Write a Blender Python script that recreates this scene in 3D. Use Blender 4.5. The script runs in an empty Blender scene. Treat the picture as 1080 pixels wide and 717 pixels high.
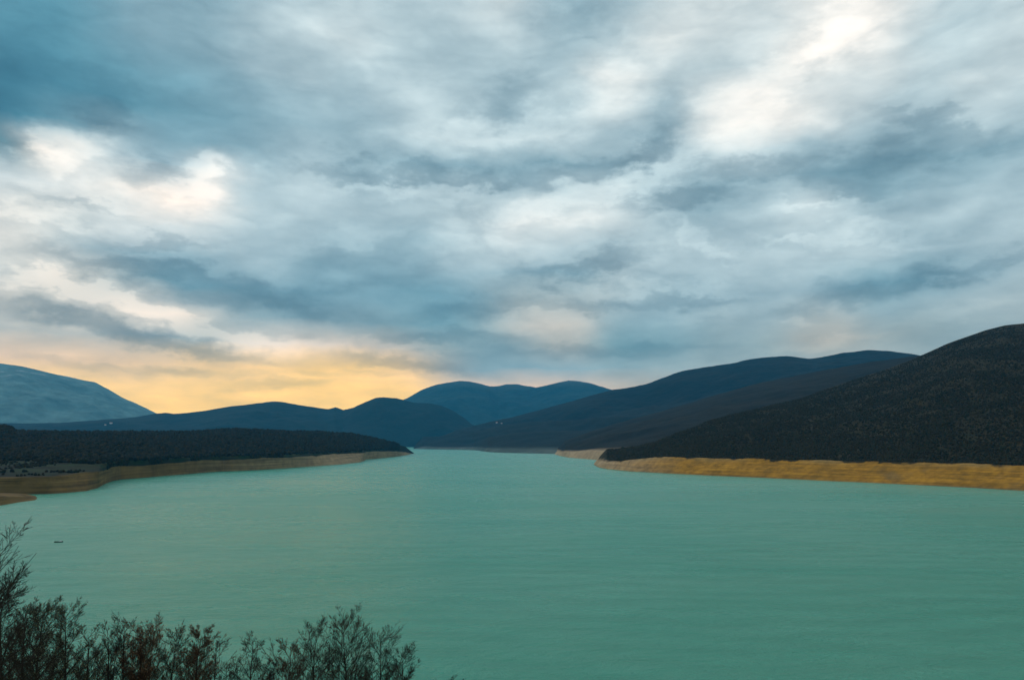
import bpy, math, random
import numpy as np
from mathutils import Vector, Matrix

random.seed(7); rng = np.random.default_rng(7)
sc = bpy.context.scene
col = sc.collection
CAM_Z = 65.0; F = 780.0; PITCH = math.atan(106.5 / 780.0)
W0, H0 = 1080, 717

# ------------------------------------------------------------------ survey helpers
def ray(px, py):
    dx = (px - 540) / F; dy = (358.5 - py) / F
    c, s = math.cos(PITCH), math.sin(PITCH)
    return np.array([dx, c - dy * s, s + dy * c])
def azel(px, py):
    d = ray(px, py)
    return math.atan2(d[0], d[1]), math.atan2(d[2], math.hypot(d[0], d[1]))
def on_water(px, py, z=0.0):
    d = ray(px, py); t = (z - CAM_Z) / d[2]
    return (math.atan2(d[0], d[1]), t * math.hypot(d[0], d[1]), z)
def at_range(px, py, R):
    d = ray(px, py); t = R / math.hypot(d[0], d[1])
    return (math.atan2(d[0], d[1]), R, CAM_Z + t * d[2])
def pt(px, py, dist):
    a, R, z = at_range(px, py, dist)
    return Vector((R * math.sin(a), R * math.cos(a), z))
def az_of(px): return azel(px, 465)[0]

def srgb(r, g, b):
    o = []
    for c in (r, g, b):
        c = c / 255.0
        o.append(c / 12.92 if c <= 0.04045 else ((c + 0.055) / 1.055) ** 2.4)
    return np.array(o)

# ------------------------------------------------------------------ numpy noise
_perm = rng.permutation(4096)
_grad = rng.uniform(0, 2 * math.pi, 4096)
def gnoise(x, y):
    xi = np.floor(x).astype(np.int64); yi = np.floor(y).astype(np.int64)
    xf = x - xi; yf = y - yi
    u = xf ** 3 * (xf * (xf * 6 - 15) + 10); v = yf ** 3 * (yf * (yf * 6 - 15) + 10)
    def g(ix, iy, fx, fy):
        h = _grad[_perm[(_perm[ix & 4095] + iy) & 4095]]
        return np.cos(h) * fx + np.sin(h) * fy
    a = g(xi, yi, xf, yf); b = g(xi + 1, yi, xf - 1, yf)
    c = g(xi, yi + 1, xf, yf - 1); d = g(xi + 1, yi + 1, xf - 1, yf - 1)
    return (a + (b - a) * u + (c - a) * v + (a - b - c + d) * u * v) * 1.5
def fbm(x, y, scale, octs=5, gain=0.5, ridged=False):
    s = 0; amp = 1; tot = 0; f = 1.0 / scale
    for i in range(octs):
        n = gnoise(x * f + 17.3 * i, y * f - 9.1 * i)
        if ridged: n = 1 - 2 * np.abs(n)
        s = s + n * amp; tot += amp; amp *= gain; f *= 2.03
    return s / tot

# ------------------------------------------------------------------ generic helpers
def tag(o, label=None, cat=None, group=None, kind=None):
    if label: o['label'] = label
    if cat: o['category'] = cat
    if group: o['group'] = group
    if kind: o['kind'] = kind
    return o
def empty(name, loc):
    o = bpy.data.objects.new(name, None); col.objects.link(o); o.location = loc
    o.empty_display_size = 0.3
    return o
def mesh_obj(name, verts, faces, mat, parent=None, smooth=True, colors=None):
    me = bpy.data.meshes.new(name)
    verts = np.asarray(verts, dtype=np.float32)
    if isinstance(faces, np.ndarray):
        n, k = faces.shape
        me.vertices.add(len(verts)); me.vertices.foreach_set('co', verts.ravel())
        me.loops.add(n * k); me.loops.foreach_set('vertex_index', faces.astype(np.int32).ravel())
        me.polygons.add(n)
        me.polygons.foreach_set('loop_start', np.arange(0, n * k, k, dtype=np.int32))
        try: me.polygons.foreach_set('loop_total', np.full(n, k, dtype=np.int32))
        except Exception: pass
        me.update(calc_edges=True)
    else:
        me.from_pydata([tuple(map(float, v)) for v in verts], [], faces)
    me.validate()
    if colors is not None:
        ca = me.color_attributes.new('Col', 'FLOAT_COLOR', 'POINT')
        c4 = np.ones((len(verts), 4), dtype=np.float32); c4[:, :3] = colors
        ca.data.foreach_set('color', c4.ravel())
    me.polygons.foreach_set('use_smooth', [smooth] * len(me.polygons))
    me.materials.append(mat)
    o = bpy.data.objects.new(name, me); col.objects.link(o)
    if parent: o.parent = parent
    return o

def new_mat(name):
    m = bpy.data.materials.new(name); m.use_nodes = True
    nt = m.node_tree; b = nt.nodes['Principled BSDF']
    return m, nt, b
def nd(nt, typ, **kw):
    n = nt.nodes.new(typ)
    for k, v in kw.items(): setattr(n, k, v)
    return n
def simple_mat(name, rgb, rough=0.8, var=0.25, scale=4.0, spec=0.2):
    m, nt, b = new_mat(name)
    tc = nd(nt, 'ShaderNodeTexCoord'); no = nd(nt, 'ShaderNodeTexNoise')
    no.inputs['Scale'].default_value = scale; no.inputs['Detail'].default_value = 4
    nt.links.new(tc.outputs['Object'], no.inputs['Vector'])
    mr = nd(nt, 'ShaderNodeMapRange'); mr.inputs[3].default_value = 1 - var; mr.inputs[4].default_value = 1 + var
    nt.links.new(no.outputs['Fac'], mr.inputs[0])
    mx = nd(nt, 'ShaderNodeVectorMath', operation='SCALE'); mx.inputs[0].default_value = rgb
    nt.links.new(mr.outputs[0], mx.inputs['Scale'])
    nt.links.new(mx.outputs[0], b.inputs['Base Color'])
    b.inputs['Roughness'].default_value = rough
    b.inputs['Specular IOR Level'].default_value = spec
    return m

def land_mat(name, scale, var=0.35, bump=0.0, bscale=None, strata=0.0):
    """vertex albedo times a world-space noise"""
    m, nt, b = new_mat(name)
    ge = nd(nt, 'ShaderNodeNewGeometry')
    at = nd(nt, 'ShaderNodeVertexColor'); at.layer_name = 'Col'
    no = nd(nt, 'ShaderNodeTexNoise'); no.inputs['Scale'].default_value = 1.0 / scale
    no.inputs['Detail'].default_value = 6; no.inputs['Roughness'].default_value = 0.65
    nt.links.new(ge.outputs['Position'], no.inputs['Vector'])
    mr = nd(nt, 'ShaderNodeMapRange'); mr.inputs[1].default_value = 0.25; mr.inputs[2].default_value = 0.75
    mr.inputs[3].default_value = 1 - var; mr.inputs[4].default_value = 1 + var
    nt.links.new(no.outputs['Fac'], mr.inputs[0])
    mx = nd(nt, 'ShaderNodeVectorMath', operation='SCALE')
    fac_ = mr.outputs[0]
    if strata:
        mp = nd(nt, 'ShaderNodeMapping'); mp.inputs['Scale'].default_value = (0.006, 0.006, 0.45)
        nt.links.new(ge.outputs['Position'], mp.inputs[0])
        ns_ = nd(nt, 'ShaderNodeTexNoise'); ns_.inputs['Scale'].default_value = 1; ns_.inputs['Detail'].default_value = 4; ns_.inputs['Distortion'].default_value = 0.3
        nt.links.new(mp.outputs[0], ns_.inputs['Vector'])
        ms_ = nd(nt, 'ShaderNodeMapRange'); ms_.inputs[1].default_value = .3; ms_.inputs[2].default_value = .7
        ms_.inputs[3].default_value = 1 - strata; ms_.inputs[4].default_value = 1 + strata
        nt.links.new(ns_.outputs['Fac'], ms_.inputs[0])
        mm_ = nd(nt, 'ShaderNodeMath', operation='MULTIPLY'); nt.links.new(mr.outputs[0], mm_.inputs[0]); nt.links.new(ms_.outputs[0], mm_.inputs[1]); fac_ = mm_.outputs[0]
    nt.links.new(at.outputs['Color'], mx.inputs[0]); nt.links.new(fac_, mx.inputs['Scale'])
    nt.links.new(mx.outputs[0], b.inputs['Base Color'])
    b.inputs['Roughness'].default_value = 0.95; b.inputs['Specular IOR Level'].default_value = 0.1
    if bump:
        n2 = nd(nt, 'ShaderNodeTexNoise'); n2.inputs['Scale'].default_value = 1.0 / (bscale or scale)
        n2.inputs['Detail'].default_value = 5; n2.inputs['Roughness'].default_value = 0.6
        nt.links.new(ge.outputs['Position'], n2.inputs['Vector'])
        bp = nd(nt, 'ShaderNodeBump'); bp.inputs['Distance'].default_value = bump; bp.inputs['Strength'].default_value = 1
        nt.links.new(n2.outputs['Fac'], bp.inputs['Height']); nt.links.new(bp.outputs[0], b.inputs['Normal'])
    return m

# ------------------------------------------------------------------ camera
cam_d = bpy.data.cameras.new('camera'); cam = bpy.data.objects.new('camera', cam_d); col.objects.link(cam)
cam.location = (0, 0, CAM_Z); cam.rotation_euler = (math.pi / 2 + PITCH, 0, 0)
cam_d.sensor_fit = 'HORIZONTAL'; cam_d.sensor_width = 36; cam_d.lens = 36 * F / W0
cam_d.clip_start = 0.1; cam_d.clip_end = 120000
sc.camera = cam

HAZE_D = 3.2e-5
HAZE_ALBEDO = (0.05, 0.50, 0.90)
HAZE_TOP = 1900.0
HAZE_HALF = 21000.0

# ------------------------------------------------------------------ world: overcast sky with a sunset gap
XS = [54 * i for i in range(21)]
YS = [0, 30, 60, 90, 120, 150, 180, 210, 240, 270, 300, 330, 360, 390, 420, 450]
LG = [
 [50,52,58,63,65,70,77,78,78,80,84,68,68,82,85,84,89,93,84,80,80],
 [48,50,56,64,66,76,80,82,76,76,76,68,76,86,84,83,90,92,80,77,82],
 [44,50,54,60,64,71,80,80,76,74,79,72,85,85,77,84,94,90,80,80,82],
 [42,46,50,53,60,64,70,72,78,74,70,76,88,78,86,91,86,80,80,82,80],
 [42,50,52,56,58,62,68,68,78,76,70,78,84,72,90,93,87,81,74,78,76],
 [50,90,78,62,60,62,66,68,78,80,80,80,70,66,89,82,70,69,62,64,64],
 [84,88,88,66,88,72,78,68,62,62,64,62,68,80,68,68,64,60,64,66,70],
 [84,76,86,95,94,78,78,74,80,80,76,82,84,66,64,74,81,62,72,70,72],
 [87,90,80,84,84,75,74,74,70,72,82,80,78,72,72,74,78,76,70,76,74],
 [76,72,66,66,68,74,66,64,66,74,76,68,66,72,78,76,76,76,68,70,72],
 [84,85,74,60,58,60,60,62,60,62,60,60,73,70,68,70,68,58,58,64,70],
 [66,68,78,84,72,60,58,58,56,54,72,74,66,66,68,66,68,64,66,70,70],
 [74,66,66,68,65,80,74,68,62,58,60,68,60,62,66,66,72,68,66,66,66],
 [88,88,86,86,87,86,88,86,81,62,62,64,66,68,68,68,68,68,68,68,68],
 [88,88,88,88,88,88,88,88,87,80,82,80,76,72,70,70,70,70,70,70,70],
 [88,88,88,88,88,88,88,88,86,80,80,78,74,72,70,70,70,70,70,70,70]]
WG = [[0]*21 for _ in range(16)]
WG[5]  = [.1,.15,.05]+[0]*18
WG[7]  = [.1,.1,.1,.15,.1]+[0]*16
WG[8]  = [.15,.15]+[0]*19
WG[9]  = [.05]*3+[0]*18
WG[10] = [.35,.35,.2,.05,0,0,0,0,0,0,0,0,.08,0,0,0,0,0,0,0,.05]
WG[11] = [.15,.2,.35,.38,.3,.05,0,0,0,0,.22,.25,.05,0,.05,.05,.15,.05,.05,.1,.1]
WG[12] = [.42,.35,.25,.2,.22,.45,.45,.4,.25,.08,.1,.28,.08,.05,.1,.1,.28,.2,.15,.1,.1]
WG[13] = [.9,.88,.84,.86,.9,.9,1,.96,.75,.15,.05,.05,.1,.15,.2,.2,.2,.2,.2,.2,.2]
WG[14] = [1,1,1,1,1,1,1,1,1,.7,.7,.65,.45,.35,.2,.2,.2,.2,.2,.2,.2]
WG[15] = [1,1,1,1,1,1,1,1,1,.8,.7,.6,.4,.3,.2,.2,.2,.2,.2,.2,.2]
LG = np.array(LG, float); WG = np.array(WG, float)
LG += 1.0; LG[8, 9:14] += 3; LG[12:, 12:] -= 6.0; LG[8:10, 9:14] += 3
WG[11, :9] *= .7; WG[12, :9] *= .75; WG[12, 5:8] *= .8; WG[13, 9:] *= .6
def bil(G, px, py):
    x = min(max(px, 0), 1079.9) / 54.0; i = int(x); f = x - i; f = f * f * (3 - 2 * f) * .5 + f * .5
    y = min(max(py, 0), 449.9) / 30.0; j = int(y); g = y - j; g = g * g * (3 - 2 * g) * .5 + g * .5
    return (G[j, i] * (1 - f) + G[j, i + 1] * f) * (1 - g) + (G[j + 1, i] * (1 - f) + G[j + 1, i + 1] * f) * g
RL = [30, 42, 52, 62, 72, 80, 88, 96]
RC = [(36,98,124), (60,124,148), (93,152,172), (128,167,182), (162,189,199), (191,212,218), (222,229,228), (247,243,236)]
def sky_rgb(L, Wm, px):
    r = [np.interp(L, RL, [c[k] for c in RC]) for k in range(3)]
    r = np.array(r)
    if Wm > 0:
        peach = np.array([240, 214, 192.]) * (L / 86.0) ** 0.8
        yel = np.array([252, 209, 138.]) * (L / 88.0) ** 0.5
        r = r + (peach - r) * min(1, Wm / 0.5)
        if Wm > 0.5: r = r + (yel - r) * (Wm - .5) / .5
    return srgb(*np.clip(r, 0, 255))
AIR = np.array([0.015, 0.17, 0.31])     # what the haze itself adds, at full depth
def unhaze(c, el):
    path = min(HAZE_TOP / max(math.sin(max(el, 0.001)), 1e-3), HAZE_HALF / 0.95)
    T = math.exp(-HAZE_D * path)
    return np.clip((c - AIR * (1 - T)) / T, 0.004, 4)

AZ_MAX = math.radians(38.5); NSTOP = 31
def px_of(az, el):
    d = np.array([math.sin(az) * math.cos(el), math.cos(az) * math.cos(el), math.sin(el)])
    c, s = math.cos(PITCH), math.sin(PITCH)
    f = d[1] * c + d[2] * s; u = -d[1] * s + d[2] * c
    return 540 + F * d[0] / f, 358.5 - F * u / f

world = bpy.data.worlds.new('World'); sc.world = world; world.use_nodes = True
nt = world.node_tree
for n in list(nt.nodes): nt.nodes.remove(n)
L = nt.links.new
out = nd(nt, 'ShaderNodeOutputWorld')
tc = nd(nt, 'ShaderNodeTexCoord')
nrm = nd(nt, 'ShaderNodeVectorMath', operation='NORMALIZE'); L(tc.outputs['Generated'], nrm.inputs[0])
sep = nd(nt, 'ShaderNodeSeparateXYZ'); L(nrm.outputs[0], sep.inputs[0])
def mth(op, a, b=None, c=None, clamp=False):
    n = nd(nt, 'ShaderNodeMath', operation=op); n.use_clamp = clamp
    for i, v in enumerate((a, b, c)):
        if v is None: continue
        if isinstance(v, (int, float)): n.inputs[i].default_value = v
        else: L(v, n.inputs[i])
    return n.outputs[0]
az = mth('ARCTAN2', sep.outputs[0], sep.outputs[1])
el = mth('ARCSINE', sep.outputs[2])
# coordinates on the cloud deck (a plane overhead): features shrink and flatten towards the horizon
zz = mth('ADD', mth('MAXIMUM', sep.outputs[2], 0.0), 0.10)
cx = mth('DIVIDE', sep.outputs[0], zz); cy = mth('DIVIDE', sep.outputs[1], zz)
comb = nd(nt, 'ShaderNodeCombineXYZ'); L(cx, comb.inputs[0]); L(cy, comb.inputs[1])
deck = comb.outputs[0]
def wnoise(vec, scale, detail, rough=0.5, dist=0.0, off=(0, 0, 0), stretch=(1, 1, 1), rot=0):
    mp = nd(nt, 'ShaderNodeMapping'); mp.inputs['Location'].default_value = off; mp.inputs['Scale'].default_value = stretch
    mp.inputs['Rotation'].default_value = (0, 0, rot)
    L(vec, mp.inputs[0])
    n = nd(nt, 'ShaderNodeTexNoise'); n.inputs['Scale'].default_value = scale; n.inputs['Detail'].default_value = detail
    n.inputs['Roughness'].default_value = rough; n.inputs['Distortion'].default_value = dist
    L(mp.outputs[0], n.inputs['Vector'])
    return n
# direction-space noise for the warps (even size everywhere), deck noise for streaks
azel_v = nd(nt, 'ShaderNodeCombineXYZ'); L(az, azel_v.inputs[0]); L(mth('MULTIPLY', el, 1.9), azel_v.inputs[1])
AE = azel_v.outputs[0]
w1 = wnoise(AE, 9.0, 4, 0.5, 0.2); w2 = wnoise(AE, 9.0, 4, 0.5, 0.2, off=(5.2, 1.3, 7))
elw = mth('MULTIPLY', mth('SUBTRACT', el, 0.05), 6.0, clamp=True)         # gentler warp at the horizon
amp = mth('MULTIPLY_ADD', elw, 0.042, 0.014)
az2 = mth('ADD', az, mth('MULTIPLY', mth('SUBTRACT', w1.outputs[0], 0.5), mth('MULTIPLY', amp, 1.5)))
el2 = mth('ADD', el, mth('MULTIPLY', mth('SUBTRACT', w2.outputs[0], 0.5), mth('MULTIPLY', amp, 0.85)))
fac = mth('MULTIPLY_ADD', az2, 0.5 / AZ_MAX, 0.5, clamp=True)
els = [math.radians(e) for e in (-1, 1.2, 2.6, 4, 5.5, 7.2, 9, 11, 13, 15, 17, 19, 21, 23, 25, 27, 29.5, 32.5)]
acc = None
for j, e in enumerate(els):
    cr = nd(nt, 'ShaderNodeValToRGB'); cr.color_ramp.interpolation = 'EASE' if False else 'B_SPLINE'
    ramp = cr.color_ramp
    vals = []
    for k in range(NSTOP):
        a = -AZ_MAX + 2 * AZ_MAX * k / (NSTOP - 1)
        px, py = px_of(a, e)
        vals.append(unhaze(sky_rgb(bil(LG, px, py), bil(WG, px, py), px), e))
    # sharpen a little against the spline's blur
    v = np.array(vals); vs = v.copy(); vs[1:-1] = v[1:-1] + 0.35 * (v[1:-1] - 0.5 * (v[:-2] + v[2:])); v = np.clip(vs, 0.004, 4)
    while len(ramp.elements) < NSTOP: ramp.elements.new(len(ramp.elements) / NSTOP * .5)
    for k in range(NSTOP):
        ramp.elements[k].position = k / (NSTOP - 1)
        ramp.elements[k].color = (*[float(x) / 4 for x in v[k]], 1)
    L(fac, cr.inputs[0])
    if acc is None: acc = cr.outputs[0]
    else:
        mr = nd(nt, 'ShaderNodeMapRange'); mr.clamp = True
        L(el2, mr.inputs[0]); mr.inputs[1].default_value = els[j - 1]; mr.inputs[2].default_value = e
        mx = nd(nt, 'ShaderNodeMix', data_type='RGBA'); L(mr.outputs[0], mx.inputs[0]); L(acc, mx.inputs[6]); L(cr.outputs[0], mx.inputs[7])
        acc = mx.outputs[2]
# rest of the sky: bright even overcast overhead, plain grey cloud behind the viewer
gn = wnoise(deck, 1.1, 6, 0.55, 0.6)
gr = nd(nt, 'ShaderNodeValToRGB'); L(gn.outputs[0], gr.inputs[0])
gr.color_ramp.elements[0].position = 0.3; gr.color_ramp.elements[0].color = (0.065, 0.09, 0.11, 1)
gr.color_ramp.elements[1].position = 0.7; gr.color_ramp.elements[1].color = (0.19, 0.20, 0.20, 1)
m_az = nd(nt, 'ShaderNodeMapRange', interpolation_type='SMOOTHSTEP'); L(mth('ABSOLUTE', az), m_az.inputs[0])
m_az.inputs[1].default_value = math.radians(36); m_az.inputs[2].default_value = math.radians(58)
m_el = nd(nt, 'ShaderNodeMapRange', interpolation_type='SMOOTHSTEP'); L(el, m_el.inputs[0])
m_el.inputs[1].default_value = math.radians(31); m_el.inputs[2].default_value = math.radians(50)
mx = nd(nt, 'ShaderNodeMix', data_type='RGBA'); L(mth('MAXIMUM', m_az.outputs[0], m_el.outputs[0]), mx.inputs[0])
L(acc, mx.inputs[6]); L(gr.outputs[0], mx.inputs[7]); acc = mx.outputs[2]
zen = nd(nt, 'ShaderNodeMapRange', interpolation_type='SMOOTHSTEP'); L(el, zen.inputs[0])
zen.inputs[1].default_value = math.radians(33); zen.inputs[2].default_value = math.radians(65)
zen.inputs[3].default_value = 1.0; zen.inputs[4].default_value = 1.25
# individual cloud masses: soft elongated patches, in azimuth/elevation, with ragged edges
BLOBS = [
 (50,148,26,9,8,.75),(72,163,30,10,20,.5),(110,175,26,16,-30,.25),(207,177,17,8,10,.75),(192,199,34,12,-15,.55),(125,203,34,14,0,.3),(152,184,18,12,0,-.45),
 (35,229,48,8,-8,.55),(85,214,36,4,-10,-.3),(190,232,44,10,-10,.2),(14,148,14,10,0,-.45),(105,105,34,22,10,-.3),(10,95,40,28,0,-.3),(125,128,26,10,-10,-.35),
 (30,30,40,20,0,-.15),(440,100,60,16,-30,.2),(505,143,80,11,5,.35),(540,103,34,16,25,-.3),(605,20,40,12,-10,-.2),(648,80,18,34,-35,.4),(575,135,40,12,10,.2),
 (420,182,90,8,-3,-.4),(505,190,34,5,0,-.2),(625,180,56,10,14,-.4),(682,160,28,11,38,-.35),(702,118,14,30,-20,-.2),(400,199,34,5,-5,.4),(470,205,60,6,0,.2),
 (620,206,80,9,14,.4),(695,180,44,9,32,.4),(720,211,36,7,5,-.5),(790,178,70,9,0,-.35),(780,120,40,24,30,.45),(850,60,40,16,30,.45),(900,20,36,22,50,.35),
 (820,150,50,12,20,.3),(960,128,44,7,-8,-.35),(1000,152,70,12,8,-.35),(930,176,46,18,0,-.4),(905,206,30,10,-20,-.3),(862,215,34,4,0,.4),(1040,195,40,8,-10,.1),
 (845,253,30,5,0,.5),(925,250,44,6,-10,.4),(735,252,34,6,-38,.4),(760,265,30,5,0,.2),(1000,238,30,8,10,.2),(610,281,60,9,12,-.45),(640,270,34,12,20,-.2),(495,325,44,9,8,-.4),(470,355,60,5,0,-.3),
 (637,308,50,5,0,.4),(620,324,60,4,0,-.25),(575,338,60,12,-4,.35),(650,370,70,5,0,-.25),(370,254,40,7,5,.3),(405,285,60,12,-10,-.2),(520,225,50,14,25,.2),
 (480,262,30,8,-15,.15),(500,235,24,10,-60,-.2),(160,257,34,5,0,-.3),(120,280,80,8,-8,-.35),(220,303,90,11,-13,-.4),(320,318,60,14,-5,-.25),(370,338,60,8,-10,-.2),
 (50,299,46,6,-8,.9),(125,315,50,7,-16,.9),(190,337,50,7,-22,.9),(250,356,50,6,-12,.7),(330,365,60,5,-8,.5),(35,327,50,8,-6,-.4),(105,343,52,8,-15,-.6),
 (185,365,48,7,-14,-.6),(235,375,40,4,-6,-.35),(25,349,40,4,0,.15),(430,384,50,5,-8,-.55),(500,378,60,8,0,-.2),(440,366,60,4,-4,.3),(560,395,80,5,0,-.1),
 (930,303,60,11,12,-.35),(1015,286,60,6,16,-.3),(846,341,14,4,0,.35),(870,362,50,4,8,.3),(990,334,60,5,10,.25),(870,225,60,9,0,.15),(820,285,60,9,-5,.1),
 (740,305,34,4,0,.2),(740,335,30,4,-5,.2),(735,318,34,5,0,-.3),(290,60,60,30,30,-.05),(330,25,60,16,-30,.15),(400,15,40,10,-20,.1),(300,210,40,10,10,.1),(290,180,40,8,25,.2),
 (60,400,80,6,-4,.15),(305,404,50,4,4,-.3),(200,393,60,4,0,-.22),(400,402,60,6,-4,.3),(120,384,70,4,-5,-.3),(350,392,50,3,-3,-.2),(250,415,60,4,0,.2),(260,383,60,5,-10,.35),(860,320,60,6,4,-.15),(560,372,50,5,0,-.15),(700,392,50,4,0,.15),
]
w3 = wnoise(AE, 20.0, 8, 0.58, 0.0, off=(2.2, 4.3, 1)); w4 = wnoise(AE, 20.0, 8, 0.58, 0.0, off=(8.2, 3.3, 4))
az3 = mth('ADD', az2, mth('MULTIPLY', mth('SUBTRACT', w3.outputs[0], 0.5), mth('MULTIPLY', amp, 2.2)))
el3 = mth('ADD', el2, mth('MULTIPLY', mth('SUBTRACT', w4.outputs[0], 0.5), mth('MULTIPLY', amp, 1.5)))
cb_ = nd(nt, 'ShaderNodeCombineXYZ'); L(az2, cb_.inputs[0]); L(mth('MULTIPLY', el2, 1.9), cb_.inputs[1]); cbv = cb_.outputs[0]
logs = None
for (px, py, sx, sy, rot, a_) in BLOBS:
    c0 = azel(px, py); r_ = math.radians(rot)
    c1 = azel(px + math.cos(r_), py - math.sin(r_)); c2 = azel(px + math.sin(r_), py + math.cos(r_))
    v1 = (c1[0] - c0[0], c1[1] - c0[1]); v2 = (c2[0] - c0[0], c2[1] - c0[1])
    a_ = a_ * (.46 if a_ > 0 else .75)
    th = math.atan2(v1[1], v1[0]); S1 = math.hypot(*v1) * sx * 1.4; S2 = math.hypot(*v2) * sy * 1.4
    ct, st_ = math.cos(th), math.sin(th)
    p_ = mth('MULTIPLY_ADD', az3, ct / S1, mth('MULTIPLY_ADD', el3, st_ / S1, -(ct * c0[0] + st_ * c0[1]) / S1))
    q_ = mth('MULTIPLY_ADD', az3, -st_ / S2, mth('MULTIPLY_ADD', el3, ct / S2, (st_ * c0[0] - ct * c0[1]) / S2))
    g_ = mth('EXPONENT', mth('MULTIPLY', mth('POWER', mth('MULTIPLY_ADD', p_, p_, mth('MULTIPLY', q_, q_)), 1.5), -1.0))
    logs = mth('MULTIPLY', g_, a_) if logs is None else mth('MULTIPLY_ADD', g_, a_, logs)
# cloud texture: soft billows + streaks + fine wisps
d1 = wnoise(deck, 2.2, 6, 0.5, 0.3, off=(3.1, 0.4, 0))
d2 = wnoise(AE, 13.0, 9, 0.56, 0.0, off=(1.1, 2.4, 0), stretch=(1, 1.4, 1), rot=0.0)
t1 = mth('MULTIPLY', mth('SUBTRACT', d1.outputs[0], 0.5), 0.30)
t2 = mth('MULTIPLY', mth('SUBTRACT', d2.outputs[0], 0.5), 0.58)
d3 = wnoise(cbv, 8.0, 5, 0.45, 0.0, off=(4.1, 0.7, 2), stretch=(1, 1.5, 1))
t3 = mth('MULTIPLY', mth('SUBTRACT', mth('ABSOLUTE', mth('SUBTRACT', d3.outputs[0], 0.5)), 0.09), mth('MULTIPLY_ADD', elw, 0.75, 0.2))
logs = mth('ADD', logs, mth('ADD', mth('ADD', t1, t2), t3))
logs = mth('SMOOTH_MIN', logs, 0.30, 0.25)
sv = nd(nt, 'ShaderNodeVectorMath', operation='SCALE'); sv.inputs[0].default_value = (1.15, 0.97, 0.86); L(logs, sv.inputs['Scale'])
ss = nd(nt, 'ShaderNodeSeparateXYZ'); L(sv.outputs[0], ss.inputs[0])
sc_ = nd(nt, 'ShaderNodeCombineXYZ')
for k in range(3): L(mth('EXPONENT', ss.outputs[k]), sc_.inputs[k])
mulv = nd(nt, 'ShaderNodeVectorMath', operation='MULTIPLY'); L(acc, mulv.inputs[0]); L(sc_.outputs[0], mulv.inputs[1])
sclv = nd(nt, 'ShaderNodeVectorMath', operation='SCALE'); L(mulv.outputs[0], sclv.inputs[0]); L(mth('MULTIPLY', zen.outputs[0], 4.0), sclv.inputs['Scale'])
bgc = nd(nt, 'ShaderNodeBackground'); L(sclv.outputs[0], bgc.inputs[0]); bgc.inputs[1].default_value = 1.0
# clear air behind the cloud deck
SUN_AZ = math.radians(-62); SUN_EL = math.radians(34)
sky = nd(nt, 'ShaderNodeTexSky'); sky.sky_type = 'NISHITA'; sky.sun_disc = False
sky.sun_elevation = SUN_EL; sky.sun_rotation = SUN_AZ
bgs = nd(nt, 'ShaderNodeBackground'); L(sky.outputs[0], bgs.inputs[0]); bgs.inputs[1].default_value = 0.08
ms = nd(nt, 'ShaderNodeMixShader'); ms.inputs[0].default_value = 0.96
L(bgs.outputs[0], ms.inputs[1]); L(bgc.outputs[0], ms.inputs[2]); L(ms.outputs[0], out.inputs['Surface'])
world.cycles.sampling_method = 'MANUAL'; world.cycles.sample_map_resolution = 512

sun_d = bpy.data.lights.new('sun', 'SUN'); sun = bpy.data.objects.new('sun', sun_d); col.objects.link(sun)
sun_d.energy = 0.7; sun_d.angle = math.radians(14); sun_d.color = (1.0, 0.93, 0.82)
sd = Vector((math.sin(SUN_AZ) * math.cos(SUN_EL), math.cos(SUN_AZ) * math.cos(SUN_EL), math.sin(SUN_EL)))
sun.rotation_euler = sd.to_track_quat('Z', 'Y').to_euler(); sun.location = (0, 0, 300)

# ------------------------------------------------------------------ haze
hm = bpy.data.materials.new('haze'); hm.use_nodes = True
hn = hm.node_tree
for n in list(hn.nodes):
    if n.type != 'OUTPUT_MATERIAL': hn.nodes.remove(n)
pv = hn.nodes.new('ShaderNodeVolumePrincipled'); pv.inputs['Density'].default_value = HAZE_D
pv.inputs['Color'].default_value = (*HAZE_ALBEDO, 1); pv.inputs['Anisotropy'].default_value = 0.1
hn.links.new(pv.outputs[0], [n for n in hn.nodes if n.type == 'OUTPUT_MATERIAL'][0].inputs['Volume'])
h = HAZE_HALF
hv = [(x, y, z) for z in (-21, HAZE_TOP) for y in (-h, h) for x in (-h, h)]
hf = [(0, 2, 3, 1), (4, 5, 7, 6), (0, 1, 5, 4), (2, 6, 7, 3), (0, 4, 6, 2), (1, 3, 7, 5)]
tag(mesh_obj('haze', hv, hf, hm, smooth=False), 'thin bluish haze filling the valley in front of the far mountains', 'haze', kind='stuff')
sc.cycles.volume_bounces = 1

# ------------------------------------------------------------------ water and lake bed
m, nt2, b = new_mat('lake_water')
ge = nd(nt2, 'ShaderNodeNewGeometry')
def n2(scale, det, rough=.5, stretch=(1, 1, 1), rot=0, dist=0):
    mp = nd(nt2, 'ShaderNodeMapping'); mp.inputs['Scale'].default_value = stretch; mp.inputs['Rotation'].default_value = (0, 0, rot)
    nt2.links.new(ge.outputs['Position'], mp.inputs[0])
    n = nd(nt2, 'ShaderNodeTexNoise'); n.inputs['Scale'].default_value = scale; n.inputs['Detail'].default_value = det
    n.inputs['Roughness'].default_value = rough; n.inputs['Distortion'].default_value = dist
    nt2.links.new(mp.outputs[0], n.inputs['Vector']); return n
silt = n2(0.006, 9, .68, (0.45, 1.0, 1), 0.2, 0.6)
rp = nd(nt2, 'ShaderNodeValToRGB'); nt2.links.new(silt.outputs[0], rp.inputs[0])
rp.color_ramp.elements[0].position = .3; rp.color_ramp.elements[0].color = (0.034, 0.320, 0.215, 1)
rp.color_ramp.elements[1].position = .7; rp.color_ramp.elements[1].color = (0.110, 0.370, 0.255, 1)
nt2.links.new(rp.outputs[0], b.inputs['Base Color'])
wind = n2(0.008, 6, .6, (0.35, 1.0, 1), 0.25, 0.8)
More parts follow.
